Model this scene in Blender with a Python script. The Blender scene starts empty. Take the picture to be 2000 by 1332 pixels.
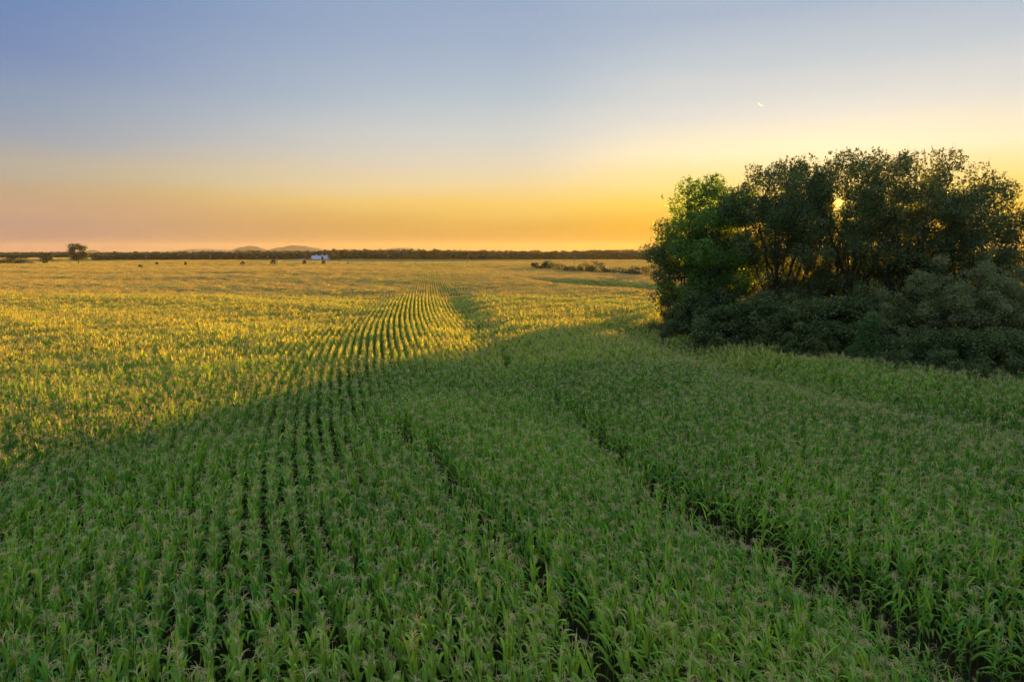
import bpy, math, random
import numpy as np
from mathutils import Vector, Matrix, Euler

random.seed(7)
rng = np.random.default_rng(7)
R = math.radians
scene = bpy.context.scene
COL = scene.collection

# ------------------------------------------------------------------ camera
HC = 14.0                      # drone height above the ground
PITCH = 7.48
cam_data = bpy.data.cameras.new('camera')
cam_data.lens = 24.0; cam_data.sensor_width = 36.0; cam_data.sensor_fit = 'HORIZONTAL'
cam_data.clip_start = 0.1; cam_data.clip_end = 90000
cam = bpy.data.objects.new('camera', cam_data); COL.objects.link(cam)
cam.location = (0, 0, HC); cam.rotation_euler = (R(90 - PITCH), 0, 0)
scene.camera = cam

# ------------------------------------------------------------------ sky, sun, exposure
SUN_AZ, SUN_EL = R(25.1), R(3.55)
SUN = Vector((math.sin(SUN_AZ) * math.cos(SUN_EL), math.cos(SUN_AZ) * math.cos(SUN_EL), math.sin(SUN_EL)))
world = bpy.data.worlds.new('World'); scene.world = world; world.use_nodes = True
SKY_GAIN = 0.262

def lin(c):
    return tuple(((v / 255) / 12.92 if v / 255 <= .04045 else ((v / 255 + .055) / 1.055) ** 2.4) for v in c) + (1,)

def build_world():
    nt = world.node_tree; nt.nodes.clear()
    N = lambda t: nt.nodes.new(t)
    L = nt.links.new
    def m(op, a, b=None, c=None, clamp=False):
        n = N('ShaderNodeMath'); n.operation = op; n.use_clamp = clamp
        for i, v in enumerate((a, b, c)):
            if v is None: continue
            if isinstance(v, (int, float)): n.inputs[i].default_value = v
            else: L(v, n.inputs[i])
        return n.outputs[0]
    tc = N('ShaderNodeTexCoord')
    nrm = N('ShaderNodeVectorMath'); nrm.operation = 'NORMALIZE'; L(tc.outputs['Generated'], nrm.inputs[0])
    sep = N('ShaderNodeSeparateXYZ'); L(nrm.outputs[0], sep.inputs[0])
    elev = m('MULTIPLY', m('ARCSINE', sep.outputs[2]), 180 / math.pi)
    hor = m('SQRT', m('ADD', m('MULTIPLY', sep.outputs[0], sep.outputs[0]), m('MULTIPLY', sep.outputs[1], sep.outputs[1])))
    dot = m('ADD', m('MULTIPLY', sep.outputs[0], math.sin(SUN_AZ)), m('MULTIPLY', sep.outputs[1], math.cos(SUN_AZ)))
    cosd = m('DIVIDE', dot, m('MAXIMUM', hor, 1e-4))
    # faint streaks of thin high haze so that the gradient is not perfectly even
    mp = N('ShaderNodeMapping'); mp.inputs['Scale'].default_value = (2.2, 2.2, 16); L(nrm.outputs[0], mp.inputs[0])
    nz = N('ShaderNodeTexNoise'); nz.inputs['Scale'].default_value = 1.6; nz.inputs['Detail'].default_value = 5; L(mp.outputs[0], nz.inputs[0])
    elev2 = m('ADD', elev, m('MULTIPLY', m('SUBTRACT', nz.outputs[0], .5), 1.6))
    t = m('DIVIDE', elev2, 60, clamp=True)
    def ramp(stops):
        r = N('ShaderNodeValToRGB'); r.color_ramp.interpolation = 'LINEAR'
        els = r.color_ramp.elements
        while len(els) < len(stops): els.new(.5)
        for e, (d, c) in zip(els, stops):
            e.position = min(1, d / 60); e.color = lin(c)
        L(t, r.inputs[0]); return r.outputs[0]
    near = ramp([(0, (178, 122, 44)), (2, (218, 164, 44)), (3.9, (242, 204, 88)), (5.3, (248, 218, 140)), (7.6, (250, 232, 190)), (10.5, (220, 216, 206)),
                 (13.8, (190, 198, 203)), (17.5, (162, 177, 196)), (28, (162, 178, 202)), (60, (166, 182, 207))])  # top stops of each ramp, out of view, raised to brighten shaded corn
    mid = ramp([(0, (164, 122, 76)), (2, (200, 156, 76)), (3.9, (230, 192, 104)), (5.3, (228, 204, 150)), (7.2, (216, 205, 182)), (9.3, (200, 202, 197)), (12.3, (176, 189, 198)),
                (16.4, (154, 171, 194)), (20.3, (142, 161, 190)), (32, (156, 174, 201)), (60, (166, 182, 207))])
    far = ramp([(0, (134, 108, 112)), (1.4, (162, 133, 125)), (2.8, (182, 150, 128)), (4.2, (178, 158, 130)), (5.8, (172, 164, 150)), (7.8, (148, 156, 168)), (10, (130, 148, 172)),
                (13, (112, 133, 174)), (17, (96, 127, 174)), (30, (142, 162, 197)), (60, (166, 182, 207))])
    def mix(a, b, f):
        x = N('ShaderNodeMix'); x.data_type = 'RGBA'; L(f, x.inputs['Factor']); L(a, x.inputs[6]); L(b, x.inputs[7]); return x.outputs[2]
    def mr(v, a, b):
        n = N('ShaderNodeMapRange'); n.interpolation_type = 'SMOOTHSTEP'; n.inputs[1].default_value = a; n.inputs[2].default_value = b
        L(v, n.inputs[0]); return n.outputs[0]
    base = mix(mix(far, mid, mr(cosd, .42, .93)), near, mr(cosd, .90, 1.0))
    # glow and disc of the low sun
    sd = m('ADD', dot, 0)
    dot3 = m('ADD', m('MULTIPLY', dot, math.cos(SUN_EL)), m('MULTIPLY', sep.outputs[2], math.sin(SUN_EL)))
    ang = m('MULTIPLY', m('ARCCOSINE', m('MINIMUM', dot3, 1.0)), 180 / math.pi)
    glow = m('MULTIPLY', m('EXPONENT', m('MULTIPLY', ang, -1 / 3.2)), .22)
    disc = m('MULTIPLY', m('LESS_THAN', ang, .28), 12.0)
    def scale(col, f):
        v = N('ShaderNodeVectorMath'); v.operation = 'SCALE'; v.inputs[0].default_value = col; L(f, v.inputs['Scale']); return v.outputs[0]
    def add(a, b):
        v = N('ShaderNodeVectorMath'); v.operation = 'ADD'; L(a, v.inputs[0]); L(b, v.inputs[1]); return v.outputs[0]
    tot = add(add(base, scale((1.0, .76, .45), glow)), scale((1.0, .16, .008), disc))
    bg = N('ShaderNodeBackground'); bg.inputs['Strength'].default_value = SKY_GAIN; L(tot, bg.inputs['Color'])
    # physical sky underneath, at a low share, sun direction shared with the lamp
    sk = N('ShaderNodeTexSky'); sk.sky_type = 'NISHITA'; sk.sun_disc = False
    sk.sun_elevation = SUN_EL; sk.sun_rotation = SUN_AZ; sk.dust_density = 2.0
    b2 = N('ShaderNodeBackground'); b2.inputs['Strength'].default_value = .00025; L(sk.outputs[0], b2.inputs['Color'])
    ad = N('ShaderNodeAddShader'); L(bg.outputs[0], ad.inputs[0]); L(b2.outputs[0], ad.inputs[1])
    out = N('ShaderNodeOutputWorld'); L(ad.outputs[0], out.inputs['Surface'])
build_world()

sun_data = bpy.data.lights.new('sun', 'SUN'); sun_data.energy = 5.0; sun_data.angle = R(.6); sun_data.color = (1.0, .47, .03)
sun = bpy.data.objects.new('sun', sun_data); COL.objects.link(sun)
sun.rotation_euler = (-SUN).to_track_quat('-Z', 'Y').to_euler(); sun.location = (0, 0, 60)

scene.view_settings.view_transform = 'Standard'; scene.view_settings.look = 'None'
scene.view_settings.exposure = 2.05; scene.view_settings.gamma = 1.0; scene.view_settings.use_curve_mapping = False
scene.render.engine = 'CYCLES'
scene.cycles.use_denoising = True; scene.cycles.denoising_prefilter = 'FAST'; scene.cycles.use_adaptive_sampling = False
scene.cycles.max_bounces = 8; scene.cycles.diffuse_bounces = 2; scene.cycles.transmission_bounces = 4
scene.cycles.glossy_bounces = 2; scene.cycles.volume_bounces = 0
scene.cycles.sample_clamp_indirect = 6
HAZE = 2.8e-5

# ------------------------------------------------------------------ helpers
def px_ray(px, py):
    cx, cy = (px - 1000) / 1333.33, (666 - py) / 1333.33
    p = R(PITCH)
    return Vector((cx, math.cos(p) + cy * math.sin(p), -math.sin(p) + cy * math.cos(p)))

def at(px, py, Y):
    d = px_ray(px, py); t = Y / d.y
    return Vector((d.x * t, Y, HC + d.z * t))

def at_ground(px, py, z=0.0):
    d = px_ray(px, py); t = (z - HC) / d.z
    return Vector((d.x * t, d.y * t, z))

def tag(o, label=None, cat=None, group=None, kind=None):
    if label: o['label'] = label
    if cat: o['category'] = cat
    if group: o['group'] = group
    if kind: o['kind'] = kind
    return o

def mesh_from(name, V, F, mats, midx=None, smooth=False):
    me = bpy.data.meshes.new(name)
    V = np.asarray(V, dtype=np.float32)
    if isinstance(F, np.ndarray):
        n, k = F.shape
        me.vertices.add(len(V)); me.vertices.foreach_set('co', V.ravel())
        me.loops.add(n * k); me.loops.foreach_set('vertex_index', F.ravel().astype(np.int32))
        me.polygons.add(n); me.polygons.foreach_set('loop_start', np.arange(0, n * k, k, dtype=np.int32))
        me.update(calc_edges=True)
    else:
        me.from_pydata([tuple(map(float, v)) for v in V], [], F)
    for m in mats: me.materials.append(m)
    if midx is not None: me.polygons.foreach_set('material_index', np.asarray(midx, dtype=np.int32))
    if smooth: me.polygons.foreach_set('use_smooth', np.ones(len(me.polygons), dtype=bool))
    me.update()
    return me

def link(name, me, parent=None, loc=None):
    o = bpy.data.objects.new(name, me); COL.objects.link(o)
    if parent is not None: o.parent = parent
    if loc is not None: o.location = loc
    return o

def empty(name, loc, rz=0, sc=1):
    o = bpy.data.objects.new(name, None); COL.objects.link(o)
    o.empty_display_size = .5; o.location = loc; o.rotation_euler = (0, 0, rz)
    o.scale = (sc, sc, sc) if not isinstance(sc, (tuple, list)) else sc
    return o

class Geo:
    """collects quads/tris as quads-only arrays (triangles repeat nothing: kept as lists)"""
    def __init__(s): s.V = []; s.F = []; s.M = []
    def add(s, V, F, m=0):
        b = len(s.V); s.V.extend(V); s.F.extend([tuple(i + b for i in f) for f in F]); s.M.extend([m] * len(F))
    def box(s, x0, x1, y0, y1, z0, z1, m=0):
        V = [(x0,y0,z0),(x1,y0,z0),(x1,y1,z0),(x0,y1,z0),(x0,y0,z1),(x1,y0,z1),(x1,y1,z1),(x0,y1,z1)]
        s.add(V, [(0,3,2,1),(4,5,6,7),(0,1,5,4),(1,2,6,5),(2,3,7,6),(3,0,4,7)], m)
    def tube(s, pts, rad, n=5, m=0):
        pts = [Vector(p) for p in pts]
        V = []; F = []
        for i, p in enumerate(pts):
            d = (pts[min(i + 1, len(pts) - 1)] - pts[max(i - 1, 0)]).normalized()
            a = d.orthogonal().normalized() if abs(d.z) < .99 else Vector((1, 0, 0))
            if abs(d.z) < .99: a = d.cross(Vector((0, 0, 1))).normalized()
            b = d.cross(a).normalized()
            for k in range(n):
                t = 2 * math.pi * k / n
                V.append(tuple(p + (a * math.cos(t) + b * math.sin(t)) * rad[i]))
        for i in range(len(pts) - 1):
            for k in range(n):
                k2 = (k + 1) % n
                F.append((i * n + k, i * n + k2, (i + 1) * n + k2, (i + 1) * n + k))
        F.append(tuple(range(n))[::-1]); F.append(tuple((len(pts) - 1) * n + k for k in range(n)))
        s.add(V, F, m)
    def mesh(s, name, mats, smooth=False): return mesh_from(name, s.V, s.F, mats, s.M, smooth)

# ------------------------------------------------------------------ materials
def mat_leafy(name, c1, c2, trans, tcol, rough=.55, spec=.3, nscale=.15, inst=.5, rnd_dry=None, sere=None):
    """diffuse + translucent leaf. c1..c2 vary per instance and over the place."""
    m = bpy.data.materials.new(name); m.use_nodes = True; nt = m.node_tree; nt.nodes.clear()
    N = nt.nodes.new; L = nt.links.new
    oi = N('ShaderNodeObjectInfo'); geo = N('ShaderNodeNewGeometry')
    nz = N('ShaderNodeTexNoise'); nz.inputs['Scale'].default_value = nscale; nz.inputs['Detail'].default_value = 3
    L(geo.outputs['Position'], nz.inputs['Vector'])
    a = N('ShaderNodeMath'); a.operation = 'MULTIPLY_ADD'; L(oi.outputs['Random'], a.inputs[0]); a.inputs[1].default_value = inst; a.inputs[2].default_value = -inst * .5
    b = N('ShaderNodeMapRange'); b.inputs[1].default_value = .3; b.inputs[2].default_value = .7; L(nz.outputs[0], b.inputs[0])
    s1 = N('ShaderNodeMath'); s1.operation = 'ADD'; s1.use_clamp = True; L(a.outputs[0], s1.inputs[0]); L(b.outputs[0], s1.inputs[1])
    mx = N('ShaderNodeMix'); mx.data_type = 'RGBA'; L(s1.outputs[0], mx.inputs['Factor']); mx.inputs[6].default_value = c1 + (1,); mx.inputs[7].default_value = c2 + (1,)
    # small variation leaf to leaf
    vor = N('ShaderNodeTexNoise'); vor.inputs['Scale'].default_value = 1.7; vor.inputs['Detail'].default_value = 1; L(geo.outputs['Position'], vor.inputs['Vector'])
    hv = N('ShaderNodeHueSaturation'); L(mx.outputs[2], hv.inputs['Color'])
    vr = N('ShaderNodeMapRange'); vr.inputs[1].default_value = .25; vr.inputs[2].default_value = .75; vr.inputs[3].default_value = .7; vr.inputs[4].default_value = 1.35
    L(vor.outputs[0], vr.inputs[0]); L(vr.outputs[0], hv.inputs['Value'])
    # lighter, yellower leaves scattered per island
    isl = N('ShaderNodeMapRange'); isl.inputs[1].default_value = .35; isl.inputs[2].default_value = 1; isl.inputs[3].default_value = 0; isl.inputs[4].default_value = .75
    L(geo.outputs['Random Per Island'], isl.inputs[0])
    mx2 = N('ShaderNodeMix'); mx2.data_type = 'RGBA'; L(isl.outputs[0], mx2.inputs['Factor']); L(hv.outputs[0], mx2.inputs[6])
    mx2.inputs[7].default_value = (rnd_dry or (c2[0] * 1.3, c2[1] * 1.25, c2[2])) + (1,)
    col = mx2.outputs[2]
    if sere:
        st = N('ShaderNodeMapRange'); st.inputs[1].default_value = .955; st.inputs[2].default_value = .985; L(geo.outputs['Random Per Island'], st.inputs[0])
        mx3 = N('ShaderNodeMix'); mx3.data_type = 'RGBA'; L(st.outputs[0], mx3.inputs['Factor']); L(col, mx3.inputs[6]); mx3.inputs[7].default_value = sere + (1,)
        col = mx3.outputs[2]
    p = N('ShaderNodeBsdfPrincipled'); L(col, p.inputs['Base Color']); p.inputs['Roughness'].default_value = rough
    p.inputs['Specular IOR Level'].default_value = spec
    tr = N('ShaderNodeBsdfTranslucent')
    tm = N('ShaderNodeMix'); tm.data_type = 'RGBA'; tm.blend_type = 'MULTIPLY'; tm.inputs['Factor'].default_value = 1
    L(col, tm.inputs[6]); tm.inputs[7].default_value = tcol + (1,); tm.clamp_result = False
    L(tm.outputs[2], tr.inputs['Color'])
    ms = N('ShaderNodeMixShader'); ms.inputs[0].default_value = trans; L(p.outputs[0], ms.inputs[1]); L(tr.outputs[0], ms.inputs[2])
    out = N('ShaderNodeOutputMaterial'); L(ms.outputs[0], out.inputs['Surface'])
    return m

def mat_plain(name, c1, c2=None, rough=.8, scale=1.0, spec=.2, bump=0, metallic=0, stretch=None):
    m = bpy.data.materials.new(name); m.use_nodes = True; nt = m.node_tree; p = nt.nodes['Principled BSDF']
    N = nt.nodes.new; L = nt.links.new
    tc = N('ShaderNodeNewGeometry'); mp = N('ShaderNodeMapping'); L(tc.outputs['Position'], mp.inputs[0])
    if stretch: mp.inputs['Scale'].default_value = stretch
    nz = N('ShaderNodeTexNoise'); nz.inputs['Scale'].default_value = scale; nz.inputs['Detail'].default_value = 6; L(mp.outputs[0], nz.inputs[0])
    mr = N('ShaderNodeMapRange'); mr.inputs[1].default_value = .3; mr.inputs[2].default_value = .7; L(nz.outputs[0], mr.inputs[0])
    mx = N('ShaderNodeMix'); mx.data_type = 'RGBA'; L(mr.outputs[0], mx.inputs['Factor'])
    c2 = c2 or tuple(v * .7 for v in c1)
    mx.inputs[6].default_value = c1 + (1,); mx.inputs[7].default_value = c2 + (1,)
    L(mx.outputs[2], p.inputs['Base Color']); p.inputs['Roughness'].default_value = rough
    p.inputs['Specular IOR Level'].default_value = spec; p.inputs['Metallic'].default_value = metallic
    if bump:
        bp = N('ShaderNodeBump'); bp.inputs['Strength'].default_value = bump; L(nz.outputs[0], bp.inputs['Height']); L(bp.outputs[0], p.inputs['Normal'])
    return m

M_leaf = mat_leafy('corn_leaf', (.055, .26, .022), (.26, .58, .04), .33, (1.7, 1.1, .4), rough=.55, spec=.5, nscale=.035, inst=.8, rnd_dry=(.74, .92, .10), sere=(.78, .62, .12))
M_tassel = mat_leafy('corn_tassel', (.66, .64, .28), (.76, .61, .25), .25, (1.3, 1.0, .6), rough=.7, spec=.15, nscale=.05, inst=.9, rnd_dry=(.80, .76, .38))
M_stalk = mat_plain('corn_stalk', (.10, .17, .05), (.16, .20, .07), scale=3)
M_soil = mat_plain('field_soil', (.030, .032, .012), (.050, .045, .020), scale=.6, rough=.95, spec=.05, bump=.4)
M_bark = mat_plain('bark', (.050, .040, .030), (.095, .078, .060), scale=3.5, rough=.95, spec=.05, bump=.7, stretch=(1, 1, .25))
M_oak = mat_leafy('oak_leaves', (.040, .095, .034), (.10, .15, .055), .20, (2.6, 1.9, .4), rough=.5, spec=.35, nscale=.22, inst=.5, rnd_dry=(.15, .24, .06))
M_green = mat_leafy('maple_leaves', (.060, .17, .035), (.11, .25, .045), .30, (2.4, 2.0, .5), rough=.5, spec=.3, nscale=.22, inst=.4, rnd_dry=(.16, .28, .05))
M_shrub = mat_leafy('shrub_leaves', (.060, .12, .036), (.11, .17, .048), .28, (2.2, 1.7, .5), rough=.55, spec=.3, nscale=.35, inst=.5, rnd_dry=(.17, .22, .08))
M_bigshrub = mat_leafy('grey_green_leaves', (.15, .22, .08), (.21, .27, .10), .3, (2.0, 1.5, .5), rough=.55, spec=.35, nscale=.35, inst=.3, rnd_dry=(.24, .29, .15))
M_cedar = mat_leafy('cedar_leaves', (.055, .145, .035), (.09, .19, .045), .2, (2, 1.7, .5), nscale=.3, inst=.3)
M_yellow = mat_leafy('yellowing_leaves', (.08, .095, .018), (.15, .13, .025), .5, (2.2, 1.5, .4), nscale=.3, inst=.3)
M_wood = mat_leafy('wood_leaves', (.024, .062, .030), (.044, .090, .036), .06, (1.6, 1.4, .6), nscale=.012, inst=.9, rnd_dry=(.055, .10, .04))
M_pale = mat_leafy('willow_leaves', (.075, .10, .04), (.12, .14, .05), .3, (1.6, 1.4, .5), nscale=.1, inst=.5)

# ------------------------------------------------------------------ terrain
GAP = np.array([(8, 20.5), (19, 14.4), (28, 11.2), (38, 8.2), (52, 4.6), (74, 0.0), (95, -3.4), (121, -7.0), (160, -12), (212, -18), (300, -28), (1200, -130)])   # (y, x) of the terrace channel
EDGE = np.array([(-60, 300), (30, 150), (45, 108), (58, 66), (66, 51), (72, 42), (80, 34.5), (92, 28.2), (109, 23.6), (150, 32.0), (200, 43.5), (214, 60), (216, 400)])

def gapx(y): return np.interp(y, GAP[:, 0], GAP[:, 1])
DIP = np.array([(30, 45), (45, 35), (58, 28.5), (70, 24.5), (88, 20), (112, 16.5), (140, 18)])   # swale along the trees

def height(x, y):
    x = np.asarray(x, float); y = np.asarray(y, float)
    h = np.zeros(np.broadcast(x, y).shape)
    d = x - gapx(y)
    a = np.interp(y, [10, 60, 100, 190, 240], [.9, .7, .9, 1.2, 0])
    h = h - a * np.exp(-(d / np.where(d > 0, 4.0, 5.5)) ** 2) + .35 * a * np.exp(-((d + 13) / 6) ** 2)
    d2 = x - np.interp(y, DIP[:, 0], DIP[:, 1])
    h = h - np.interp(y, [30, 45, 110, 140], [0, 1.4, 1.1, 0]) * np.exp(-(d2 / 4.5) ** 2)
    # a hollow far right in front of the hedge
    yy = 292 - (x - 8) * 1.55
    h = h - 2.6 * np.exp(-((y - yy) / 17) ** 2) * np.clip((x - 6) / 18, 0, 1)
    # broad swells, terraces running across the left of the field
    amp = np.clip((y - 55) / 60, 0, 1) * np.clip((1200 - y) / 500, 0, 1)
    h = h + amp * (.16 * np.sin((y + .35 * x) / 9.5 + 1.2 * np.sin(x / 47)) * np.clip((gapx(y) - 8 - x) / 20, 0, 1)
                   + .5 * np.sin(y / 46 + x / 90 + 1.0) + .5 * np.sin(x / 61 - y / 130 + .4))
    far = np.clip((np.hypot(x, y) - 2500) / 3000, 0, 1)
    return h * (1 - far)

def grid_axis(lim, near, n):
    t = np.linspace(-1, 1, n)
    return np.sign(t) * (near * np.abs(t) + (lim - near) * np.abs(t) ** 5)

gx = grid_axis(14000, 420, 321)
gy = np.concatenate([[-9000, -3000, -900, -300, -120, -50], np.linspace(-20, 330, 200), np.linspace(336, 1300, 120), [1500, 1900, 2600, 4000, 7000, 12000]])
GX, GY = np.meshgrid(gx, gy)
GZ = height(GX, GY)
V = np.stack([GX.ravel(), GY.ravel(), GZ.ravel()], 1)
nx, ny = len(gx), len(gy)
ii = (np.arange(ny - 1)[:, None] * nx + np.arange(nx - 1)[None, :]).ravel()
F = np.stack([ii, ii + 1, ii + 1 + nx, ii + nx], 1)
ground = link('ground', mesh_from('ground', V, F, [M_soil], smooth=True)); tag(ground, kind='structure')

# ------------------------------------------------------------------ corn plants
def leaf_geo(length, width, a0, droop, nseg, twist=0.0, fold=.25, kink=None):
    """arching strap leaf, starts at the origin and grows towards +X / +Z. a0: angle from vertical (deg)."""
    V = []; F = []
    p = np.array([0., 0, 0]); a = R(a0)
    for i in range(nseg + 1):
        t = i / nseg
        w = width * (.55 + 1.6 * t) if t < .28 else width * max(.02, 1 - ((t - .28) / .72) ** 1.8)
        tw = twist * t
        d = np.array([math.sin(a), 0, math.cos(a)]); nrm = np.array([-math.cos(a), 0, math.sin(a)])
        side = np.array([0, math.cos(tw), 0]) + nrm * math.sin(tw)
        V.append(p + side * w / 2 + nrm * w * fold * .5)
        if fold: V.append(p.copy())
        V.append(p - side * w / 2 + nrm * w * fold * .5)
        p = p + d * length / nseg
        a += R(droop) / nseg * (.5 + 1.2 * t)
        if kink and abs(t - kink[0]) < .5 / nseg: a += R(kink[1])
    k = 3 if fold else 2
    for i in range(nseg):
        for j in range(k - 1):
            b = i * k + j
            F.append((b, b + 1, b + k + 1, b + k))
    return np.array(V), F

def tassel_geo(nb, w, L, nseg=4):
    V = []; F = []
    def rib(path, w0):
        b = len(V); n = len(path)
        for i, p in enumerate(path):
            d = path[min(i + 1, n - 1)] - path[max(0, i - 1)]; d = d / (np.linalg.norm(d) + 1e-9)
            s = np.cross(d, np.array([.3, .5, .8])); s /= np.linalg.norm(s) + 1e-9
            ww = w0 * (1 - .55 * i / (n - 1)) / 2
            s2 = np.cross(d, s)
            V.append(p + s * ww); V.append(p - s * .5 * ww + s2 * .87 * ww); V.append(p - s * .5 * ww - s2 * .87 * ww)
        for i in range(n - 1):
            for k in range(3):
                k2 = (k + 1) % 3
                F.append((b + i * 3 + k, b + i * 3 + k2, b + i * 3 + 3 + k2, b + i * 3 + 3 + k))
    lean_az = random.uniform(0, 6.28)
    rib([np.array([.01 * math.sin(3 * t), 0, L * 1.15 * t]) for t in np.linspace(0, 1, nseg)], w * 1.25)
    for k in range(nb):
        az = random.gauss(lean_az, 1.5); z0 = L * (.02 + .38 * k / nb)
        ln = L * random.uniform(.75, 1.15) * (1 - .3 * k / nb); a = R(random.uniform(14, 32)); dr = R(random.uniform(95, 165))
        p = np.array([0, 0, z0]); path = [p]
        for i in range(nseg):
            d = np.array([math.sin(a) * math.cos(az), math.sin(a) * math.sin(az), math.cos(a)])
            p = p + d * ln / nseg; a += dr / nseg; path.append(p)
        rib(path, w)
    return np.array(V), F

LEAVES = []        # shared leaf meshes
def make_leaf_pool(nseg, fold, wide=1.0):
    out = []
    for i in range(10):
        up = i < 5
        out.append(leaf_geo(random.uniform(.70, .95) if up else random.uniform(.75, .95), wide * random.uniform(.098, .13),
                            random.uniform(12, 30) if up else random.uniform(30, 48),
                            random.uniform(5, 60) if up else random.uniform(95, 150), nseg,
                            twist=random.uniform(-.9, .9), fold=fold, kink=(.5, random.uniform(35, 70)) if i in (3, 7, 8) else None))
    return out

def plan_plant(H, n_leaf):
    """list of (kind, pool index, matrix)"""
    parts = []
    az0 = math.pi / 2 + random.gauss(0, .4)
    for i in range(n_leaf):
        t = i / (n_leaf - 1)
        z = .75 + (H - .75 - .18) * t
        az = az0 + (i % 2) * math.pi + random.uniform(-.45, .45)
        up = t > .45
        idx = random.randrange(0, 5) if (up and random.random() < .72) else random.randrange(5, 10)
        s = (1.0 if t < .75 else 1.0 - 1.0 * (t - .75)) * random.uniform(.85, 1.1)
        parts.append(('leaf', idx, Matrix.Translation((0, 0, z)) @ Matrix.Rotation(az, 4, 'Z') @ Matrix.Scale(s, 4)))
    parts.append(('tassel', random.randrange(4), Matrix.Translation((0, 0, H)) @ Matrix.Rotation(random.uniform(0, 6), 4, 'Z') @ Matrix.Rotation(R(random.uniform(-16, 16)), 4, 'X') @ Matrix.Scale(random.uniform(.68, 1.12), 4)))
    return parts

def stalk_geo(H, n=5):
    g = Geo(); g.tube([(0, 0, -.1), (0, 0, H * .5), (0, 0, H), (0, 0, H + .08)], [.016, .013, .008, .005], n)
    return np.array(g.V), g.F

def joined(name, plans, offs, leaves, tassels, stalk_n=3):
    V = []; F = []; M = []; b = 0
    for (H, parts), (ox, oy, rz, sc) in zip(plans, offs):
        T = Matrix.Translation((ox, oy, 0)) @ Matrix.Rotation(rz, 4, 'Z') @ Matrix.Scale(sc, 4)
        items = [(leaves[i] if k == 'leaf' else tassels[i], T @ m, 0 if k == 'leaf' else 1) for k, i, m in parts]
        if stalk_n: items.append((stalk_geo(H, stalk_n), T, 2))
        for (v, f), mt, mi in items:
            A = np.array(mt); v2 = v @ A[:3, :3].T + A[:3, 3]
            V.append(v2); F.extend([tuple(q + b for q in ff) for ff in f]); M.extend([mi] * len(f)); b += len(v2)
    return mesh_from(name, np.concatenate(V), F, [M_leaf, M_tassel, M_stalk], M)

pool0 = make_leaf_pool(6, .25)
tas0 = [tassel_geo(random.randint(7, 9), .016, random.uniform(.40, .52), 5) for _ in range(4)]
plans0 = [(H, plan_plant(H, 8)) for H in [random.uniform(2.05, 2.65) for _ in range(18)]]
tassel_mid = [tassel_geo(6, .022, .44, 3) for _ in range(4)]
pool1 = make_leaf_pool(3, 0, 1.15)
plans1 = [(H, plan_plant(H, 7)) for H in [random.uniform(2.1, 2.55) for _ in range(12)]]
tassel_far = [tassel_geo(5, .055, .40, 2) for _ in range(4)]
pool2 = make_leaf_pool(2, 0, 1.5)
plans2 = [(H, plan_plant(H, 4)) for H in [random.uniform(2.0, 2.4) for _ in range(10)]]

def source(name, meshes):
    c = bpy.data.collections.new(name)
    for i, me in enumerate(meshes):
        o = bpy.data.objects.new('%s_%02d' % (name, i), me); c.objects.link(o)
    return c

src_plant = source('plant', [joined('corn_plant', [p], [(0, 0, 0, 1)], pool0, tas0, 4) for p in plans0])
def section(n, step):
    return [random.choice(plans1) for _ in range(n)], [(random.gauss(0, .035), (i - (n - 1) / 2) * step + random.uniform(-.05, .05), random.gauss(0, .35) + random.choice((0, math.pi)), random.uniform(.9, 1.08)) for i in range(n)]
secs = []
for _ in range(6):
    a, b = section(6, .2); secs.append(joined('corn_section', a, b, pool1, tassel_mid, 3))
src_sec = source('section', secs)
def block(rows, rsp, n, step, plans, pool, tas, name):
    P = []; O = []
    for r in range(rows):
        for i in range(n):
            P.append(random.choice(plans)); O.append(((r - (rows - 1) / 2) * rsp + random.gauss(0, .05), (i - (n - 1) / 2) * step + random.uniform(-.08, .08), random.uniform(0, 6.28), random.uniform(.86, 1.1)))
    return joined(name, P, O, pool, tas, 0)
src_blk = source('block', [block(4, .8, 12, .26, plans2, pool2, tassel_far, 'corn_block') for _ in range(5)])
src_far = source('farblock', [block(8, .8, 16, .4, plans2, pool2, tassel_far, 'corn_far_block') for _ in range(4)])

# row layout: rows follow x = c + g(y)
ytab = np.linspace(0, 1500, 3001)
slope = -.12 - .36 * np.exp(-np.clip(ytab - 14, 0, None) / 46.0)
gtab = np.concatenate([[0], np.cumsum((slope[1:] + slope[:-1]) / 2 * np.diff(ytab))])
def grow(y): return np.interp(y, ytab, gtab)
def gslope(y): return np.interp(y, ytab, slope)

def pn(x, y, s, ph=0):      # cheap smooth noise in -1..1
    return (np.sin(x / s + ph) * np.cos(y / s * 1.13 - ph) + np.sin((x * .7 - y * .8) / s * 1.9 + 2 * ph) * .6 + np.sin((x + y * 1.2) / s * 3.1 + ph) * .4) / 1.6

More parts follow.
